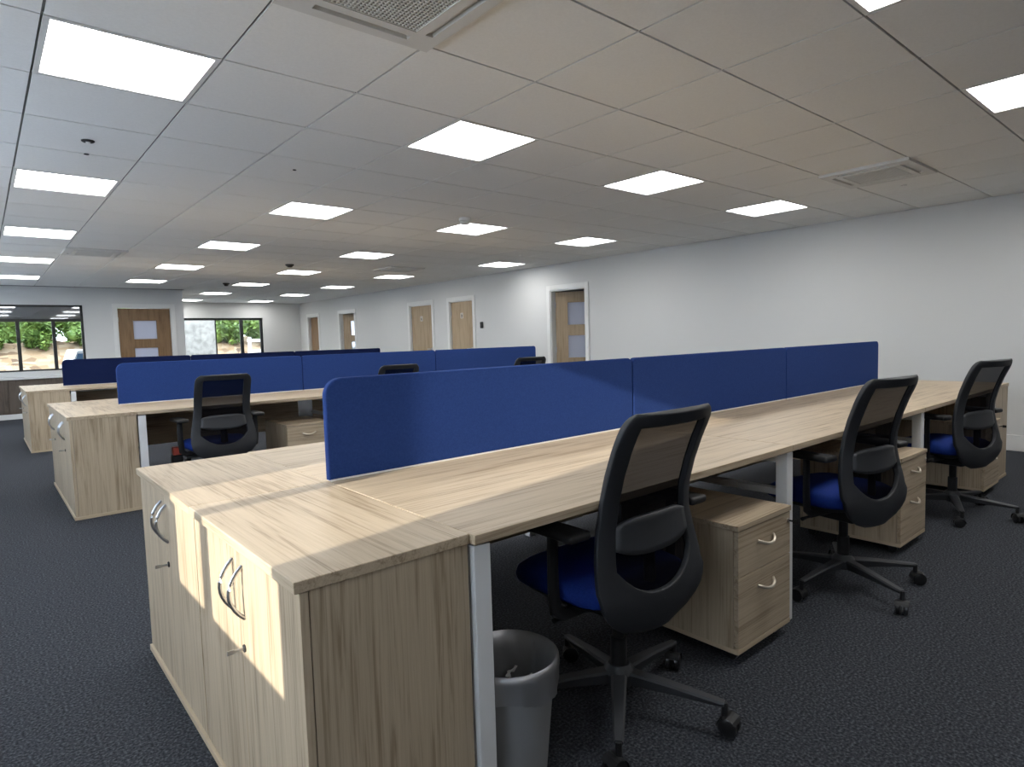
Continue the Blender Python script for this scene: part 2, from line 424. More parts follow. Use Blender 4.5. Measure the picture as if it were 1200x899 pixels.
special = {(3, -4): 'lit square ceiling light cut off by the top edge of the photo', (6, -4): 'lit square ceiling light cut off by the right edge of the photo',
           (0, -4): 'lit square ceiling light above and behind the camera, by the window side', (9, -4): 'lit square ceiling light out of frame on the right', (0, -8): 'added unseen ceiling light behind the camera, on the window side', (6, -8): 'added unseen ceiling light behind the camera, further from the windows',  # the pair behind the camera is added to brighten faces turned that way
           (0, 0): 'largest lit square ceiling light, at top left of the ceiling', (10, 8): 'lit square ceiling light one tile out of line, nearest the right wall'}
cnt = {}
for k, (i, j) in enumerate(lights):
    o = lp if k == 0 else copy_tree(lp)
    o.location = ((i+.5)*T, (j+.5)*T, HC - .001)
    c = colname[i]
    if j >= 0: cnt[c] = cnt.get(c, 0) + 1
    lab = special.get((i, j)) or 'lit square ceiling light, %s from the front in the %s' % (ORD[cnt[c]-1], c)
    tag(o, lab, 'ceiling light', 'square ceiling lights')
def make_cassette():
    r = empty('air_conditioning_cassette')
    bm = B(); a = .31; s0, s1 = .225, .262; q = .20
    def sq(i0, o0, z0, z1, bev=0):
        box(bm, -o0, -o0, z0, o0, -i0, z1); box(bm, -o0, i0, z0, o0, o0, z1); box(bm, -o0, -i0, z0, -i0, i0, z1); box(bm, i0, -i0, z0, o0, i0, z1)
    sq(s1, a, -.018, 0); sq(.185, s0, -.022, 0)
    for s in (-1, 1):
        for t in (-1, 1): box(bm, min(s*s0, s*s1), min(t*.19, t*s1), -.018, max(s*s0, s*s1), max(t*.19, t*s1), 0)
    for s in (-1, 1):
        for t in (-1, 1): box(bm, min(s*.19, s*s0), min(t*s0, t*s1), -.018, max(s*.19, s*s0), max(t*s0, t*s1), 0)
    box(bm, -a, -a, .0, a, a, .008)
    obj('frame', bm, 'vent_white', r)
    for ang in range(4):
        bm = B(); m = Matrix.Rotation(ang*PI/2, 4, 'Z') @ Matrix.Translation((0, .245, -.006)) @ Matrix.Rotation(math.radians(28), 4, 'X')
        box(bm, -.185, -.012, -.002, .185, .012, .002, mat=m); obj('louvre', bm, 'vent_white', r)
    bm = B(); n = 24
    for k in range(n+1):
        p = -.183 + .366*k/n
        box(bm, p-.0025, -.185, -.018, p+.0025, .185, -.012); box(bm, -.185, p-.0025, -.0185, .185, p+.0025, -.0125)
    gr = obj('grille', bm, 'vent_white', r)
    bm = B(); box(bm, -.185, -.185, -.008, .185, .185, -.002); obj('filter', bm, 'grille', gr)
    return r
cp = make_cassette()
for k, ((i, j), lab) in enumerate(zip(cass, ('white air conditioning cassette cut off by the top edge, grille showing', 'white air conditioning cassette in the ceiling near the right wall, facing the nearest desk row',
        'small far air conditioning cassette in the ceiling at the left, before the back wall', 'small far air conditioning cassette beside the right wall, above the closed oak doors'))):
    o = cp if k == 0 else copy_tree(cp)
    o.location = ((i+.5)*T, (j+.5)*T, HC - .002); tag(o, lab, 'air conditioner', 'ceiling air conditioning cassettes')
def disc(name, x, y, prof, mat, label, cat, extra=None):
    r = empty(name, (x, y, HC))
    bm = B(); lathe(bm, prof, 20); obj('base', bm, mat, r, smooth=True)
    if extra:
        bm = B(); lathe(bm, extra[0], 16); obj(extra[1], bm, extra[2], r, smooth=True)
    tag(r, label, cat); return r
det = [(.062, 0), (.062, -.014), (.052, -.022), (.05, -.022)]
disc('smoke_detector', 3.46, 2.22, [(.06, 0), (.06, -.03), (.045, -.034)], 'vent_white', 'white smoke detector with a dark band, above a middle ceiling light', 'smoke detector', ([(.048, -.034), (.048, -.052), (.04, -.06), (.01, -.062)], 'sensing_chamber', 'vent_white'))
disc('smoke_detector', 3.36, 6.49, det, 'grille', 'dark round ceiling detector in the middle distance, second along', 'smoke detector', ([(.04, -.022), (.036, -.04), (.01, -.044)], 'sensing_chamber', 'grille'))
disc('smoke_detector', 3.40, 9.76, det, 'grille', 'dark ceiling detector furthest back, left of a distant light', 'smoke detector', ([(.04, -.022), (.036, -.05), (.01, -.054)], 'sensing_chamber', 'grille'))
disc('ceiling_sensor', .302, 1.509, [(.033, 0), (.033, -.004), (.028, -.008)], 'grille', 'small round ceiling sensor behind the largest light at left', 'sensor', ([(.012, -.008), (.01, -.016), (.003, -.018)], 'lens', 'white_metal'))
disc('ceiling_sensor', .327, 1.80, [(.014, 0), (.014, -.004), (.01, -.005)], 'grille', 'tiny dark dot of a sensor on the left ceiling, just beyond the round one', 'sensor')
disc('ceiling_sensor', 5.747, -.875, [(.022, 0), (.022, -.006), (.012, -.012)], 'white_metal', 'tiny white ceiling sensor by the right wall near the air conditioner', 'sensor')
disc('ceiling_sensor', 5.778, 4.034, [(.022, 0), (.022, -.006), (.012, -.012)], 'white_metal', 'tiny white ceiling sensor above the ajar glazed door', 'sensor')
disc('ceiling_sensor', 1.467, 1.454, [(.012, 0), (.012, -.004), (.008, -.005)], 'grille', 'tiny dark ceiling dot left of the middle lights', 'sensor')
# wall reader
r = empty('access_reader', (WX, 6.639, 1.446))
bm = B(); box(bm, -.022, -.045, -.06, 0, .045, .06, .012, 3); obj('casing', bm, 'black_plastic', r, smooth=True)
bm = B(); box(bm, -.024, -.022, -.03, -.021, .022, -.005); obj('face_plate', bm, 'grey_plastic', r)
tag(r, 'small black access reader on the white wall between two doors', 'access reader')

# ------------------------------------------------------------------ furniture
DEP = .425
def make_cupboard():
    """desk-high cupboard, doors facing -X, origin at front-bottom centre; x 0..DEP, y -.4...4"""
    r = empty('cupboard'); h = HD; t = .018; hw = .3985
    bm = B()
    box(bm, .012+.020, -hw+.004, .012, DEP-.004, -hw+.004+t, h-.025); box(bm, .032, hw-.004-t, .012, DEP-.004, hw-.004, h-.025)
    box(bm, DEP-.022, -hw+.022, .012, DEP-.004, hw-.022, h-.025); box(bm, .034, -hw+.022, .35, DEP-.022, hw-.022, .368)
    obj('carcass', bm, 'oak_z', r)
    bm = B(); box(bm, .004, -hw, 0, DEP, hw, .022, .0015); obj('plinth', bm, 'oak_edge', r)
    bm = B(); box(bm, 0, -hw, h-.025, DEP, hw, h, .002); obj('top', bm, ['oak_y'], r)
    for s in (-1, 1):
        bm = B(); y0, y1 = (.0012, hw-.004) if s > 0 else (-hw+.004, -.0012)
        box(bm, .012, y0, .024, .030, y1, h-.027, .001)
        d = obj('door', bm, 'oak_z', r)
        bm = B(); pts = []; y = s*.036
        for k in range(11):
            u = k/10; pts.append((.012 - .034*math.sin(PI*u)**.8, y, .535 + .13*u))
        tube(bm, pts, .005, 8); obj('handle', bm, 'chrome', d, smooth=True)
        if s < 0:
            bm = B(); lathe(bm, [(.0095, 0), (.0095, .004), (.007, .005)], 14, Matrix.Translation((.0125, -.022, .455)) @ Matrix.Rotation(-PI/2, 4, 'Y'))
            lk = obj('lock', bm, 'grille', d, smooth=True)
            bm = B(); box(bm, -.014, -.0235, .452, .010, -.0205, .458); box(bm, -.030, -.0232, .449, -.013, -.0208, .461, .001); obj('key', bm, 'chrome', lk)
    return r
def make_pedestal():
    """mobile drawer pedestal; front faces -Y at y=0, x 0...385, z from floor"""
    r = empty('drawer_pedestal'); w, d = .388, .52; zb, zt = .05, .512
    bm = B(); t = .018
    box(bm, 0, .019, zb+.012, t, d, zt-.02); box(bm, w-t, .019, zb+.012, w, d, zt-.02); box(bm, t, d-t, zb+.012, w-t, d, zt-.02)
    obj('carcass', bm, 'oak_z', r)
    bm = B(); box(bm, 0, .0, zb-.006, w, d, zb+.012, .0015); obj('base_panel', bm, 'oak_edge', r)
    bm = B(); box(bm, -.002, -.003, zt-.02, w+.002, d, zt, .002); obj('top', bm, 'oak_x', r)
    zs = ((zb+.016, zb+.272), (zb+.276, zt-.023))
    for k, (z0, z1) in enumerate(zs):
        bm = B(); box(bm, .003, 0, z0, w-.003, .018, z1, .001); dr = obj('drawer', bm, 'oak_x', r)
        bm = B(); zh = z1 - .06; pts = []
        for q in range(11):
            u = q/10; pts.append((w/2 - .058 + .116*u, -.0 - .024*math.sin(PI*u)**.7, zh + .0 - .014*math.sin(PI*u)))
        tube(bm, pts, .006, 8); obj('handle', bm, 'handle_beige', dr, smooth=True)
    bm = B(); lathe(bm, [(.009, 0), (.009, .005), (.007, .006)], 12, Matrix.Translation((w-.022, 0, zt-.055)) @ Matrix.Rotation(PI/2, 4, 'X'))
    lk = obj('lock', bm, 'brass', r, smooth=True)
    bm = B(); box(bm, w-.0235, -.020, zt-.058, w-.0205, -.004, zt-.052); box(bm, w-.024, -.042, zt-.063, w-.020, -.019, zt-.046, .001); obj('key', bm, 'black_plastic', lk)
    for x in (.05, w-.05):
        for y in (.05, d-.05):
            bm = B(); lathe(bm, [(.004, -.012), (.021, -.010), (.021, .010), (.004, .012)], 16, Matrix.Translation((x, y, .021)) @ Matrix.Rotation(PI/2, 4, 'Y'))
            box(bm, x-.012, y-.012, .034, x+.012, y+.012, zb-.005); obj('caster', bm, 'rubber', r, smooth=True)
    return r
def make_bench(bay, n=3):
    """back to back bench of six desks; origin on the floor at the left end, on the centre line; runs along +X"""
    r = empty('bench_desk'); th = .025
    for k in range(n):
        for s in (-1, 1):
            bm = B(); y0, y1 = (.0015, .818) if s > 0 else (-.818, -.0015)
            x0, x1 = k*bay + (.0015 if k else .001), (k+1)*bay - .0015
            box(bm, x0, y0, HD-th, x1, y1, HD, .0022); obj('desktop', bm, 'oak_x', r)
    for k in range(n+1):
        x = k*bay
        if k == 0: a, b = .006, .056
        elif k == n: a, b = x-.056, x-.006
        else: a, b = x-.025, x+.025
        bm = B()
        for s in (-1, 1): box(bm, a, min(s*.758, s*.806), .0, b, max(s*.758, s*.806), HD-th-.006, .003)
        box(bm, a+.004, -.757, HD-th-.05, b-.004, .757, HD-th-.002, .002)
        lg = obj('leg_frame', bm, 'white_metal', r)
        if 0 < k < n:
            for s in (-1, 1):
                bm = B(); box(bm, a+.006, min(s*.757, s*.22), .520, b-.006, max(s*.757, s*.22), .548, .003)
                obj('crossbar', bm, 'alu', lg)
    for y in (-.30, .30):
        bm = B(); box(bm, .06, y-.02, HD-th-.044, n*bay-.06, y+.02, HD-th-.004); obj('rail', bm, 'white_metal', r)
    for k in range(n):
        bm = B(); box(bm, k*bay+.075, -.045, .37, (k+1)*bay-.075, -.027, HD-th-.001, .001); obj('modesty_panel', bm, 'oak_x', r)
    return r
def screen_outline(L, h, rl, rr, n=8):
    pts = [(0, 0), (L, 0)]
    for k in range(n+1):
        a = k/n*PI/2; pts.append((L-rr+rr*math.cos(a), h-rr+rr*math.sin(a)))
    for k in range(n+1):
        a = PI/2 + k/n*PI/2; pts.append((rl+rl*math.cos(a), h-rl+rl*math.sin(a)))
    return pts
def make_screen(L, h, rl, rr, mat='screen'):
    r = empty('desk_screen')
    bm = B(); pts = screen_outline(L, h, rl, rr); t = .015; e = .004
    def ring(y, ins):
        out = []
        n = len(pts); cx, cz = L/2, h/2
        for x, z in pts:
            out.append((x + (ins if x < cx else -ins) * min(1, abs(x-cx)/(L/2)), y, z + (ins if z < cz else -ins)))
        return out
    ring_loft(bm, [ring(-t, e), ring(-t+e*.5, e*.3), ring(-t+e*1.2, 0), ring(t-e*1.2, 0), ring(t-e*.5, e*.3), ring(t, e)])
    obj('fabric_panel', bm, mat, r)
    bm = B(); box(bm, .006, -.0148, -.0045, L-.006, .0148, .0015); obj('base_rail', bm, 'white_metal', r)
    return r

# ---- task chair
def hwid(z):
    if z < .47:
        b = .238 - .008*((z-.42)/.12)**2
    else: 
        u = min(1, (z-.47)/.26); b = .238 - .036*(u*u*(3-2*u))
    if z < .47:
        u = min(1, (.47-z)/.145); b *= math.sqrt(max(0, 1-u**2.4*.90))
    if z > .92:
        u = (z-.92)/.06; b -= .055*(1-math.sqrt(max(0, 1-u*u)))
    return b
def yprof(z):
    K = [(.315, -.158), (.35, -.168), (.40, -.174), (.48, -.170), (.56, -.154), (.64, -.146), (.72, -.154), (.80, -.176), (.88, -.206), (.98, -.254)]
    for (a, ya), (b, yb) in zip(K, K[1:]):
        if z <= b:
            u = (z-a)/(b-a); return ya + (yb-ya)*u
    return K[-1][1]
def back_pt(s, z, off=0):
    w = hwid(z); x = s*w
    return Vector((x, yprof(z) + .035*s*s*(1 if z > .45 else .7) + off, z))
def make_chair(base_rot):
    r = empty('office_chair')
    ZB, ZT = .325, .978
    SI = .73
    cols = [-1, -.9, -SI] + [-SI+2*SI*k/12 for k in range(1, 12)] + [SI, .9, 1]
    def zS(s): return .44 + .085*abs(s/SI)**2.4 if abs(s) < SI else .525
    zTi = .94
    rowsA, rowsB, rowsC = 8, 18, 4
    def zrow(i, s):
        if i <= rowsA: return ZB + (zS(s)-ZB)*i/rowsA
        if i <= rowsA+rowsB: return zS(s) + (zTi-zS(s))*(i-rowsA)/rowsB
        return zTi + (ZT-zTi)*(i-rowsA-rowsB)/rowsC
    NR = rowsA+rowsB+rowsC; nc = len(cols)
    def build(test):
        bm = B(); V = {}
        def v(i, c):
            if (i, c) not in V: V[i, c] = bm.verts.new(back_pt(cols[c], zrow(i, cols[c])))
            return V[i, c]
        for i in range(NR):
            for c in range(nc-1):
                if test(i, c): bm.faces.new((v(i, c), v(i, c+1), v(i+1, c+1), v(i+1, c)))
        return bm
    side = lambda c: c < 2 or c >= nc-3
    bf = obj('back_frame', build(lambda i, c: i < rowsA or i >= rowsA+rowsB or side(c)), 'grey_plastic', r, smooth=True, solid=.022, angle=60)
    md = bf.modifiers.new('Bevel', 'BEVEL'); md.width = .004; md.segments = 2; md.limit_method = 'ANGLE'; md.angle_limit = math.radians(50)
    bm = B(); V = {}
    for i in range(rowsA-1, rowsA+rowsB+2):
        for c in range(1, nc-1): V[i, c] = bm.verts.new(back_pt(cols[c], zrow(i, cols[c]), .006))
    for i in range(rowsA-1, rowsA+rowsB+1):
        for c in range(1, nc-2): bm.faces.new((V[i, c], V[i, c+1], V[i+1, c+1], V[i+1, c]))
    obj('back_mesh', bm, 'mesh_fabric', r, smooth=True)
    bm = B(); n, mz = 14, 6
    V = [[None]*(n+1) for _ in range(mz+1)]
    for q in range(mz+1):
        for k in range(n+1):
            s = -.745 + 1.49*k/n
            e = abs(s)/.745
            top = .668 - .018*e**4; bot = .555 + .026*e**3
            z = bot + (top-bot)*q/mz
            V[q][k] = bm.verts.new(back_pt(s, z, -.006))
    for q in range(mz):
        for k in range(n): bm.faces.new((V[q][k], V[q][k+1], V[q+1][k+1], V[q+1][k]))
    obj('lumbar_pad', bm, 'base_grey', r, smooth=True, solid=.014, angle=60)
    # black backing of the lower back between shell and lumbar pad (spine)
    bm = B(); tube(bm, [(0, -.13, .40), (0, -.128, .50), (0, -.125, .60)], [.03, .026, .022], 10, flat=.4, up=Vector((0, 1, 0))); obj('spine', bm, 'black_plastic', r, smooth=True)
    # seat
    def squ(a, b, z, ex=4.2, n=28, cy=.075):
        return [Vector((a*math.copysign(abs(math.cos(2*PI*k/n))**(2/ex), math.cos(2*PI*k/n)), cy + b*math.copysign(abs(math.sin(2*PI*k/n))**(2/ex), math.sin(2*PI*k/n)), z)) for k in range(n)]
    def droop(ring):
        for p in ring:
            f = max(0, (p.y-.185)/.15); p.z -= .028*f*f
        return ring
    bm = B(); ring_loft(bm, [droop(squ(a, b, z)) for a, b, z in ((.222, .205, .405), (.234, .216, .412), (.238, .220, .43), (.232, .214, .452), (.21, .192, .466), (.15, .14, .472), (.05, .05, .472))])
    obj('seat', bm, 'seat_blue', r, smooth=True, angle=70)
    bm = B(); ring_loft(bm, [droop(squ(a, b, z)) for a, b, z in ((.12, .13, .365), (.20, .185, .385), (.228, .21, .406))])
    obj('seat_pan', bm, 'black_plastic', r, smooth=True, angle=50)
    bm = B(); box(bm, -.085, -.10, .318, .085, .14, .37, .015, 2); tube(bm, [(0, -.10, .345), (0, -.145, .37), (0, -.152, .42)], .035, 8, flat=.5)
    mc = obj('tilt_mechanism', bm, 'black_plastic', r, smooth=True)
    bm = B(); tube(bm, [(.08, .06, .345), (.20, .07, .34), (.235, .07, .338)], [.006, .006, .009], 8); tube(bm, [(-.08, .04, .345), (-.20, .05, .34), (-.235, .05, .338)], [.006, .006, .009], 8)
    obj('lever', bm, 'base_grey', mc, smooth=True)
    bm = B(); lathe(bm, [(.026, .12), (.026, .23), (.020, .232), (.020, .322)], 16); obj('gas_column', bm, 'black_plastic', r, smooth=True)
    # arms
    for s in (-1, 1):
        bm = B(); tube(bm, [(s*.10, .0, .375), (s*.24, .0, .378), (s*.272, .0, .40), (s*.278, .0, .46), (s*.278, .0, .63)], [.022, .022, .022, .021, .019], 10, flat=.55, up=Vector((0, 1, 0)))
        a = obj('arm_support', bm, 'black_plastic', r, smooth=True)
        bm = B(); box(bm, s*.278-.042, -.12, .628, s*.278+.042, .13, .655, .012, 3); obj('arm_pad', bm, 'black_plastic', a, smooth=True)
    # five star base
    bm = B(); lathe(bm, [(.03, .075), (.05, .085), (.052, .12), (.034, .145)], 20); obj('base_hub', bm, 'base_grey', r, smooth=True)
    for k in range(5):
        a = math.radians(base_rot + 72*k); R_ = Matrix.Rotation(a, 4, 'Z')
        bm = B(); rings = []
        for x, w_, z0, z1 in ((.03, .026, .085, .128), (.16, .021, .086, .117), (.30, .0155, .082, .100), (.325, .0135, .083, .097)):
            rings.append([R_ @ Vector(p) for p in ((x, -w_*.7, z0), (x, w_*.7, z0), (x, w_, z1-.006), (x, w_*.7, z1), (x, -w_*.7, z1), (x, -w_, z1-.006))])
        ring_loft(bm, rings); obj('base_leg', bm, 'base_grey', r, smooth=True, angle=30)
        bm = B(); ca = R_ @ Matrix.Translation((.325, 0, 0)) @ Matrix.Rotation(math.radians(37*k+20), 4, 'Z')
        tube(bm, [ca @ Vector((0, 0, .055)), ca @ Vector((0, 0, .094))], .0095, 10)
        # hood over the twin wheels
        hood = []
        for q in range(9):
            t_ = math.radians(-10 + 160*q/8); rr_ = .031
            hood.append([ca @ Vector((-.014 + rr_*math.cos(t_), y, .028 + rr_*math.sin(t_))) for y in (-.026, -.024, .024, .026)])
        for a_, b_ in zip(hood, hood[1:]):
            va = [bm.verts.new(p) for p in a_]; vb = [bm.verts.new(p) for p in b_]
            for q in range(3): bm.faces.new((va[q], va[q+1], vb[q+1], vb[q]))
        cs = obj('caster', bm, 'black_plastic', r, smooth=True)
        for s in (-1, 1):
            bm = B(); lathe(bm, [(.006, -.009), (.022, -.009), (.0275, -.006), (.0275, .006), (.022, .009), (.006, .009)], 20, ca @ Matrix.Translation((-.014, s*.0145, .0275)) @ Matrix.Rotation(PI/2, 4, 'X'))
            obj('wheel', bm, 'rubber', cs, smooth=True, angle=40)
    return r

# ------------------------------------------------------------------ placing the three desk rows
ROWS = [(-.805, 1.6, X0), (3.286, 1.575, .177), (7.225, 1.545, .136)]
rowname = ['nearest desk row', 'middle desk row', 'furthest desk row']
cup = make_cupboard(); first_c = True
ped = make_pedestal(); first_p = True
cup_label = {(0, -1): 'near oak cupboard at the front end of the nearest desk row, key in its door', (0, 1): 'second oak cupboard at the end of the nearest desk row, beyond the front one',
             (1, -1): 'near oak cupboard at the left end of the middle desk row', (1, 1): 'further oak cupboard at the left end of the middle desk row, mostly hidden',
             (2, -1): 'near oak cupboard at the left end of the furthest desk row', (2, 1): 'further oak cupboard at the left end of the furthest desk row'}
for ri, (yc, bay, xs) in enumerate(ROWS):
    b = make_bench(bay); b.location = (xs+DEP, yc, 0)
    tag(b, ['oak topped bench of back to back desks with white legs, nearest row', 'oak topped bench of desks with white legs, middle row', 'oak topped bench of desks with white legs, furthest row by the back wall'][ri], 'desk', 'back to back desk benches')
    for s in (-1, 1):
        o = cup if first_c else copy_tree(cup); first_c = False
        o.location = (xs, yc + s*.399, 0); tag(o, cup_label[ri, s], 'cupboard', 'desk-high cupboards at the left row ends')
        if ri == 0:
            o = copy_tree(cup); o.location = (xs + 2*DEP + 3*bay, yc + s*.399, 0); o.rotation_euler = (0, 0, PI)
            tag(o, 'oak cupboard closing the far right end of the nearest desk row, %s' % ('side panel in view' if s < 0 else 'behind the desk screens'), 'cupboard', 'desk-high cupboards at the right row end')
    hs = 1.075 - HD - .005
    for k in range(3):
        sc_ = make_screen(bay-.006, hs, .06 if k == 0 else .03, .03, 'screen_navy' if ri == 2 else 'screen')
        sc_.location = (xs+DEP+k*bay+.003, yc, HD+.005)
        tag(sc_, '%s desk screen, %s of the %s' % ([['bright blue', 'long blue', 'blue'], ['navy blue', 'plain navy', 'navy'], ['dark navy', 'dim navy', 'dark blue']][ri][k],
            ['leftmost with a large rounded corner', 'middle one of three', 'right hand end one'][k], rowname[ri]), 'desk screen', 'blue screens along the %s' % rowname[ri])
    for k in range(3):
        if ri == 2: continue
        o = ped if first_p else copy_tree(ped); first_p = False
        o.location = (xs+DEP+(k+1)*bay - (.487 if ri == 0 else .50), yc - .855, 0)
        tag(o, 'oak two drawer pedestal under the %s, %s' % (rowname[ri], ['right of its first chair', 'right of its second chair', 'right of its third chair'][k] if ri < 2 else 'in its left bay'), 'drawer pedestal', 'drawer pedestals under the desks')
# chairs: x, y, facing, base rotation
chairs = [(1.241, -1.517, 89, 3.5, 'black mesh back office chair nearest the camera, by the waste bin'),
          (2.744, -1.605, 80, 28, 'black mesh back office chair with blue seat, middle one of the nearest row'),
          (4.387, -1.612, 76, 59, 'black mesh back office chair with blue seat furthest right, before the white wall'),
          (1.145, 2.43, 90, 20, 'black mesh back office chair seen square from behind at the middle desk row'),
          (2.665, 2.42, 88, 40, 'chair with only its black top showing above the nearest screen, left one'),
          (4.30, 2.42, 84, 10, 'chair with only its black top showing near the ajar glazed door'),
          (1.50, .22, -92, 12, 'black chair on the far side of the nearest desks, glimpsed beneath the desktop'),
          (1.62, 4.28, -88, 50, 'black chair on the far side of the middle desks, glimpsed beneath the desktop')]
protos = []
ch0 = make_chair(0)
for k, (x, y, fa, br, lab) in enumerate(chairs):
    o = ch0 if k == 0 else copy_tree(ch0)
    o.location = (x, y, 0); o.rotation_euler = (0, 0, math.radians(fa-90))
    # the base swivels separately from the seat
    for c in kids(o):
        if c.name.split('.')[0] in ('base_leg', 'caster', 'base_hub'): c.rotation_euler = (0, 0, math.radians(br - (fa-90)))
    tag(o, lab, 'office chair', 'black office chairs with blue seats')

# waste bin
r = empty('waste_bin', (.80, -1.497, 0)); r.scale = (.95, .95, .92)
bm = B(); n = 40
lathe(bm, [(.105, .004), (.135, .335), (.142, .345), (.142, .352), (.136, .352), (.131, .335), (.102, .012)], n, cap0=True, cap1=True); obj('bucket', bm, 'bin', r, smooth=True, angle=50)
bm = B(); rings = []
rnd = random.Random(8)
ph = [rnd.uniform(0, 6.28) for _ in range(6)]
for q, (rad, z, amp) in enumerate(((.092, .03, .004), (.108, .12, .007), (.116, .22, .008), (.124, .30, .006), (.131, .345, .002), (.1395, .3575, .001), (.1465, .352, .001), (.146, .335, .006), (.145, .315, .008), (.144, .292, .009), (.1425, .268, .009))):
    ring = []
    for k in range(64):
        a = 2*PI*k/64
        d_ = amp*(math.sin(9*a+ph[0]+z*18)+.6*math.sin(17*a+ph[1]-z*9)+.5*math.sin(5*a+ph[2]))
        rr_ = rad + (d_*.5 if q < 5 else abs(d_)*.55); zz = z + (amp*1.2*math.sin(4*a+ph[3]) if q > 8 else 0)
        ring.append((rr_*math.cos(a), rr_*math.sin(a), zz))
    rings.append(ring)
ring_loft(bm, rings, cap0=True, cap1=False); obj('liner_bag', bm, 'liner', r, smooth=True, angle=80)
tag(r, 'grey waste bin with a clear liner under the nearest desk', 'waste bin')
bm = B()
for k in range(12):
    a = rnd.uniform(0, 2*PI); rr_ = .085*math.sqrt(rnd.random()); c = Vector((.80+rr_*math.cos(a), -1.497+rr_*math.sin(a), .23+rnd.uniform(-.02, .02)))
    m = Matrix.Translation(c) @ Matrix.Rotation(rnd.uniform(0, 6), 4, 'Z') @ Matrix.Rotation(rnd.uniform(-.6, .6), 4, 'X')
    pts = [m @ Vector((x, y, .006*math.sin(x*200+k))) for x, y in ((-.03, -.004), (-.01, -.004), (.01, -.004), (.03, -.004), (.03, .004), (.01, .004), (-.01, .004), (-.03, .004))]
    bm.faces.new([bm.verts.new(p) for p in pts])
o = obj('paper_scraps', bm, 'paper'); tag(o, 'white paper scraps inside the clear lined waste bin', 'paper scraps', kind='stuff')

# small items under the middle row
r = empty('socket_box', (.90, 2.74, 0))
bm = B(); box(bm, -.04, -.03, 0, .04, .03, .33, .006); obj('casing', bm, 'grey_plastic', r)
bm = B(); box(bm, -.032, -.038, .335, .032, .022, .40, .008); obj('cap', bm, 'red', r)
tag(r, 'small red topped grey box standing under the middle desk row', 'power box')

# low dark units and sill under the back window
r = empty('low_unit', (0, YB, 0)); dp = .34
bm = B(); box(bm, -1.55, -dp+.02, .09, 1.75, -.001, .70); obj('carcass', bm, 'dark_panel', r)
for k in range(6):
    x0 = -1.55 + .55*k
    bm = B(); box(bm, x0+.003, -dp, .095, x0+.547, -dp+.019, .695, .002); obj('door', bm, 'dark_panel', r)
bm = B(); box(bm, -1.56, -dp-.02, .70, 1.76, -.001, .735, .003); obj('top', bm, 'white_trim', r)
bm = B(); box(bm, -1.55, -dp-.03, 0, 1.75, -.003, .09, .003); obj('plinth', bm, 'white_trim', r)
tag(r, 'low dark panelled unit with a pale top under the back window', 'low cupboard')

# ------------------------------------------------------------------ outside
bm = B(); box(bm, -40, YB+.3, -.45, 40, 60, -.25)
struct('ground', bm, 'gravel')
bm = B(); N, K = 90, 22
vv = []
for k in range(K+1):
    row = []
    for i in range(N+1):
        x = -8 + 22*i/N; t_ = k/K
        y = 17.8 + 3.4*t_; z = -.27 + 1.75*t_**.9
        d_ = noise.noise(Vector((x*1.7, y*1.7, z*1.7)))*.28 + noise.noise(Vector((x*4, y*4, z*4)))*.12
        f = min(1, t_*4)
        row.append(bm.verts.new((x, y + d_*f, z + d_*.55*f)))
    vv.append(row)
for k in range(K):
    for i in range(N): bm.faces.new((vv[k][i], vv[k][i+1], vv[k+1][i+1], vv[k+1][i]))
top = [bm.verts.new((v.co.x, 30, 1.6)) for v in vv[-1]]
for i in range(N): bm.faces.new((vv[-1][i], vv[-1][i+1], top[i+1], top[i]))
o = struct('ground_bank', bm, 'rock', smooth=True)
def leaves(bm, c, rad, n, size, rnd):
    for q in range(n):
        d_ = Vector((rnd.gauss(0, 1), rnd.gauss(0, 1), rnd.gauss(0, 1))).normalized()
        rr_ = rnd.uniform(.55, 1.05)
        p = Vector(c) + Vector((d_.x*rad[0], d_.y*rad[1], d_.z*rad[2]))*rr_
        R_ = Matrix.Rotation(rnd.uniform(0, 6.3), 3, 'Z') @ Matrix.Rotation(rnd.uniform(-1, 1), 3, 'X') @ Matrix.Rotation(rnd.uniform(-1, 1), 3, 'Y')
        s = size*rnd.uniform(.7, 1.3)
        bm.faces.new([bm.verts.new(p + R_ @ Vector(v)) for v in ((-s, 0, 0), (0, -s*.45, s*.15), (s, 0, 0), (0, s*.45, s*.15))])
def shrub(name, x, y, z, rx, rz, n, label, cat='bush', size=.09):
    r = empty(name, (x, y, z)); rn = random.Random(int(x*100)+3)
    bm = B()
    for q in range(9):
        if q < 5:
            m_ = Matrix.Translation((rn.uniform(-rx, rx)*.5, rn.uniform(-.1, .1), rz + rn.uniform(-rz, rz)*.5)) @ Matrix.Diagonal((rx*.45, .28, rz*.42, 1))
            bmesh.ops.create_icosphere(bm, subdivisions=2, radius=1, matrix=m_)
        leaves(bm, (rn.uniform(-rx, rx)*.7, rn.uniform(-.4, .4), rz + rn.uniform(-rz, rz)*.7), (rx*.45, .4, rz*.5), n//9, size, rn)
    obj('foliage', bm, 'leaf', r)
    bm = B()
    for q in range(5):
        tube(bm, [(0, 0, -.1), (rn.uniform(-.2, .2)*rx, rn.uniform(-.1, .1), rz*.6), (rn.uniform(-.7, .7)*rx, rn.uniform(-.2, .2), rz*1.4)], [.03, .02, .008], 6)
    obj('stem', bm, 'dark_panel', r)
    tag(r, label, cat)
shrub('bush', .05, 20.9, 1.3, .42, .5, 1500, 'green bush on the stony bank outside the left pane')
shrub('bush', 1.15, 20.9, 1.3, .42, .55, 1700, 'pale green bush on the bank outside the middle pane')
shrub('bush', 2.25, 20.9, 1.3, .42, .5, 1500, 'green bush on the bank outside the right pane, behind the car')
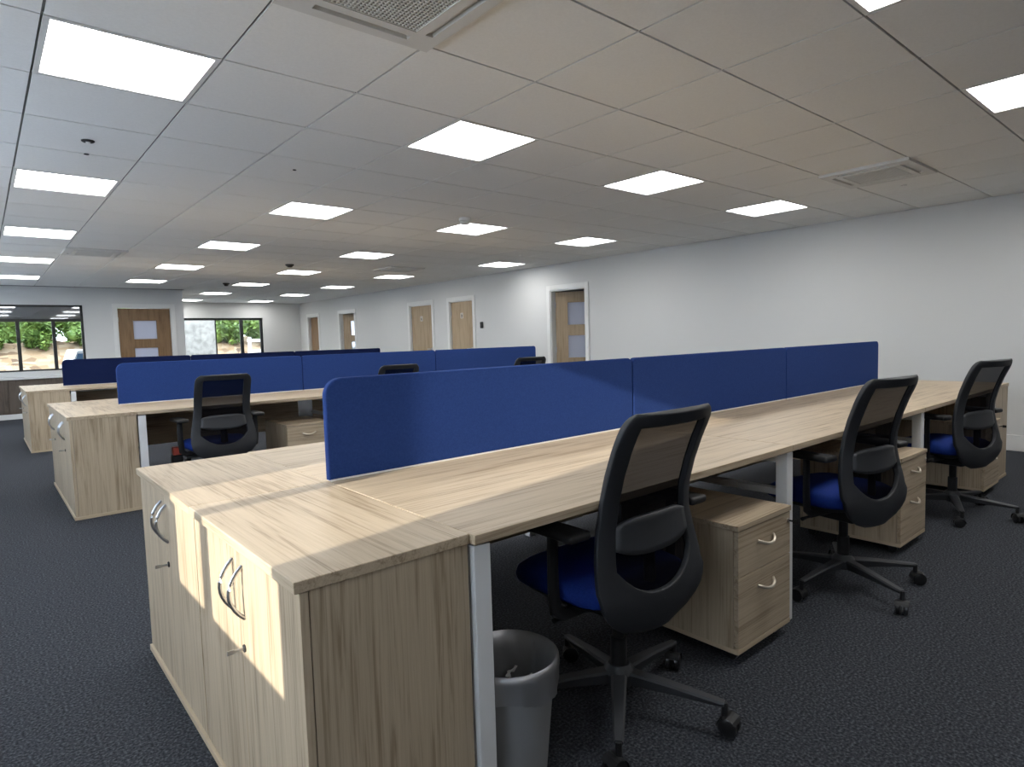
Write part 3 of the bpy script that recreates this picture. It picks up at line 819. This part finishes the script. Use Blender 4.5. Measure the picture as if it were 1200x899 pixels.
shrub('bush', 6.45, 20.9, .95, .55, .75, 1700, 'green bush outside the far window, left of its black mullion')
shrub('bush', 7.9, 20.9, .95, .6, .75, 1700, 'green bush outside the far window, right of its black mullion')
r = empty('hedge', (3, 23.5, 1.5)); bm = B(); rn = random.Random(5)
for q in range(64):
    c_ = (-8 + 16*q/63, rn.uniform(-.4, .4), rn.uniform(.3, 1.3))
    bmesh.ops.create_icosphere(bm, subdivisions=2, radius=1, matrix=Matrix.Translation(c_) @ Matrix.Diagonal((.42, .4, .55, 1)))
    leaves(bm, c_, (.55, .5, .7), 170, .11, rn)
obj('foliage', bm, 'leaf', r); tag(r, 'long green hedge along the top of the stony bank outside', 'hedge')
# pale rubble wall and rail outside the far window
bm = B(); box(bm, 3.2, 18.0, -.25, 5.42, 18.35, 2.6, .03)
struct('wall_outside', bm, 'stone')
r = empty('fence', (7.5, 18.2, -.25)); bm = B()
for z in (.85, 1.2, 1.55): box(bm, -1.1, -.015, z, 2.6, .015, z+.09)
obj('rail', bm, 'white_metal', r)
for x in (-1.05, .2, 1.45, 2.55):
    bm = B(); box(bm, x-.04, -.04-.06, 0, x+.04, -.02, 1.7); obj('post', bm, 'white_metal', r)
tag(r, 'white post and rail fence outside the far window', 'fence')
# parked car outside the back window
r = empty('car', (3.36, 17.0, -.25)); bm = B()
def sect(y, pts): return [Vector((x, y, z)) for x, z in pts]
prof = [(-1.95, .32), (1.95, .32), (2.0, .62), (1.9, .82), (1.1, .94), (.45, 1.42), (-1.80, 1.47), (-1.97, 1.0), (-1.98, .9), (-2.0, .6)]
prof2 = [(-1.9, .36), (1.9, .36), (1.93, .62), (1.84, .80), (1.05, .92), (.40, 1.38), (-1.72, 1.43), (-1.91, .98), (-1.92, .88), (-1.93, .6)]
ring_loft(bm, [sect(-.82, prof2), sect(-.74, prof), sect(.74, prof), sect(.82, prof2)])
obj('body', bm, 'car_paint', r, smooth=True, angle=30)
for xs_ in (((-1.84, 1.0), (-1.72, 1.36), (-1.38, 1.36), (-1.38, 1.0)), ((-1.28, 1.0), (-1.28, 1.36), (-.45, 1.35), (-.45, 1.0)), ((-.38, 1.0), (-.38, 1.35), (.32, 1.33), (.75, 1.0))):
    bm = B(); ring_loft(bm, [[Vector((x, -.832, z)) for x, z in xs_], [Vector((x, -.815, z)) for x, z in xs_]]); obj('side_window', bm, 'car_glass', r)
for x in (-1.25, 1.25):
    for y in (-.70, .70):
        bm = B(); lathe(bm, [(.1, -.09), (.30, -.09), (.32, -.06), (.32, .06), (.30, .09), (.1, .09)], 24, Matrix.Translation((x, y, .32)) @ Matrix.Rotation(PI/2, 4, 'X')); obj('wheel', bm, 'rubber', r, smooth=True)
tag(r, 'pale car parked outside behind the right pane', 'car')
bm = B(); box(bm, -40, -30, -.45, WL-.3, YB+.3, -.25); struct('ground_side', bm, 'gravel')

# ------------------------------------------------------------------ daylight
SUN = Vector((1, .165, -.3085)).normalized()
ld = bpy.data.lights.new('sun', 'SUN'); ld.energy = 6.0; ld.angle = math.radians(.53); ld.color = (1.0, .95, .85)
lo = bpy.data.objects.new('sun', ld); C.objects.link(lo)
lo.rotation_euler = SUN.to_track_quat('-Z', 'Y').to_euler(); lo.location = (-20, -3, 8)
W = bpy.data.worlds.new('sky'); S.world = W; W.use_nodes = True
nt = W.node_tree; bg = nt.nodes['Background']
bg.inputs[0].default_value = (.80, .89, 1.0, 1); bg.inputs[1].default_value = 8.5
# portals help the sky through the openings
def portal(loc, rot, sx, sy):
    a = bpy.data.lights.new('window_portal', 'AREA'); a.shape = 'RECTANGLE'; a.size = sx; a.size_y = sy; a.cycles.is_portal = True
    o = bpy.data.objects.new('window_portal', a); C.objects.link(o); o.location = loc; o.rotation_euler = rot

# ------------------------------------------------------------------ camera
f_px = 732.09; yaw, pitch, roll = .866, -.0734, -.0291
cd = bpy.data.cameras.new('camera'); cd.sensor_width = 36; cd.sensor_fit = 'HORIZONTAL'; cd.lens = 36*f_px/1200; cd.clip_start = .05; cd.clip_end = 300
co = bpy.data.objects.new('camera', cd); C.objects.link(co); S.camera = co
fw = Vector((math.cos(yaw)*math.cos(pitch), math.sin(yaw)*math.cos(pitch), math.sin(pitch)))
r0 = Vector((math.sin(yaw), -math.cos(yaw), 0)); u0 = r0.cross(fw)
rr = r0*math.cos(roll) + u0*math.sin(roll); uu = -r0*math.sin(roll) + u0*math.cos(roll)
mw = Matrix((( rr.x, uu.x, -fw.x, -.2538), (rr.y, uu.y, -fw.y, -2.7853), (rr.z, uu.z, -fw.z, 1.1929), (0, 0, 0, 1)))
co.matrix_world = mw

# ------------------------------------------------------------------ render look
S.view_settings.view_transform = 'Standard'; S.view_settings.look = 'None'
S.view_settings.gamma = 1; S.view_settings.use_curve_mapping = False
S.view_settings.exposure = 0.3
S.cycles.use_denoising = True
S.cycles.max_bounces = 8; S.cycles.diffuse_bounces = 5; S.cycles.glossy_bounces = 3; S.cycles.transparent_max_bounces = 12
S.cycles.sample_clamp_indirect = 6
S.cycles.caustics_reflective = False; S.cycles.caustics_refractive = False
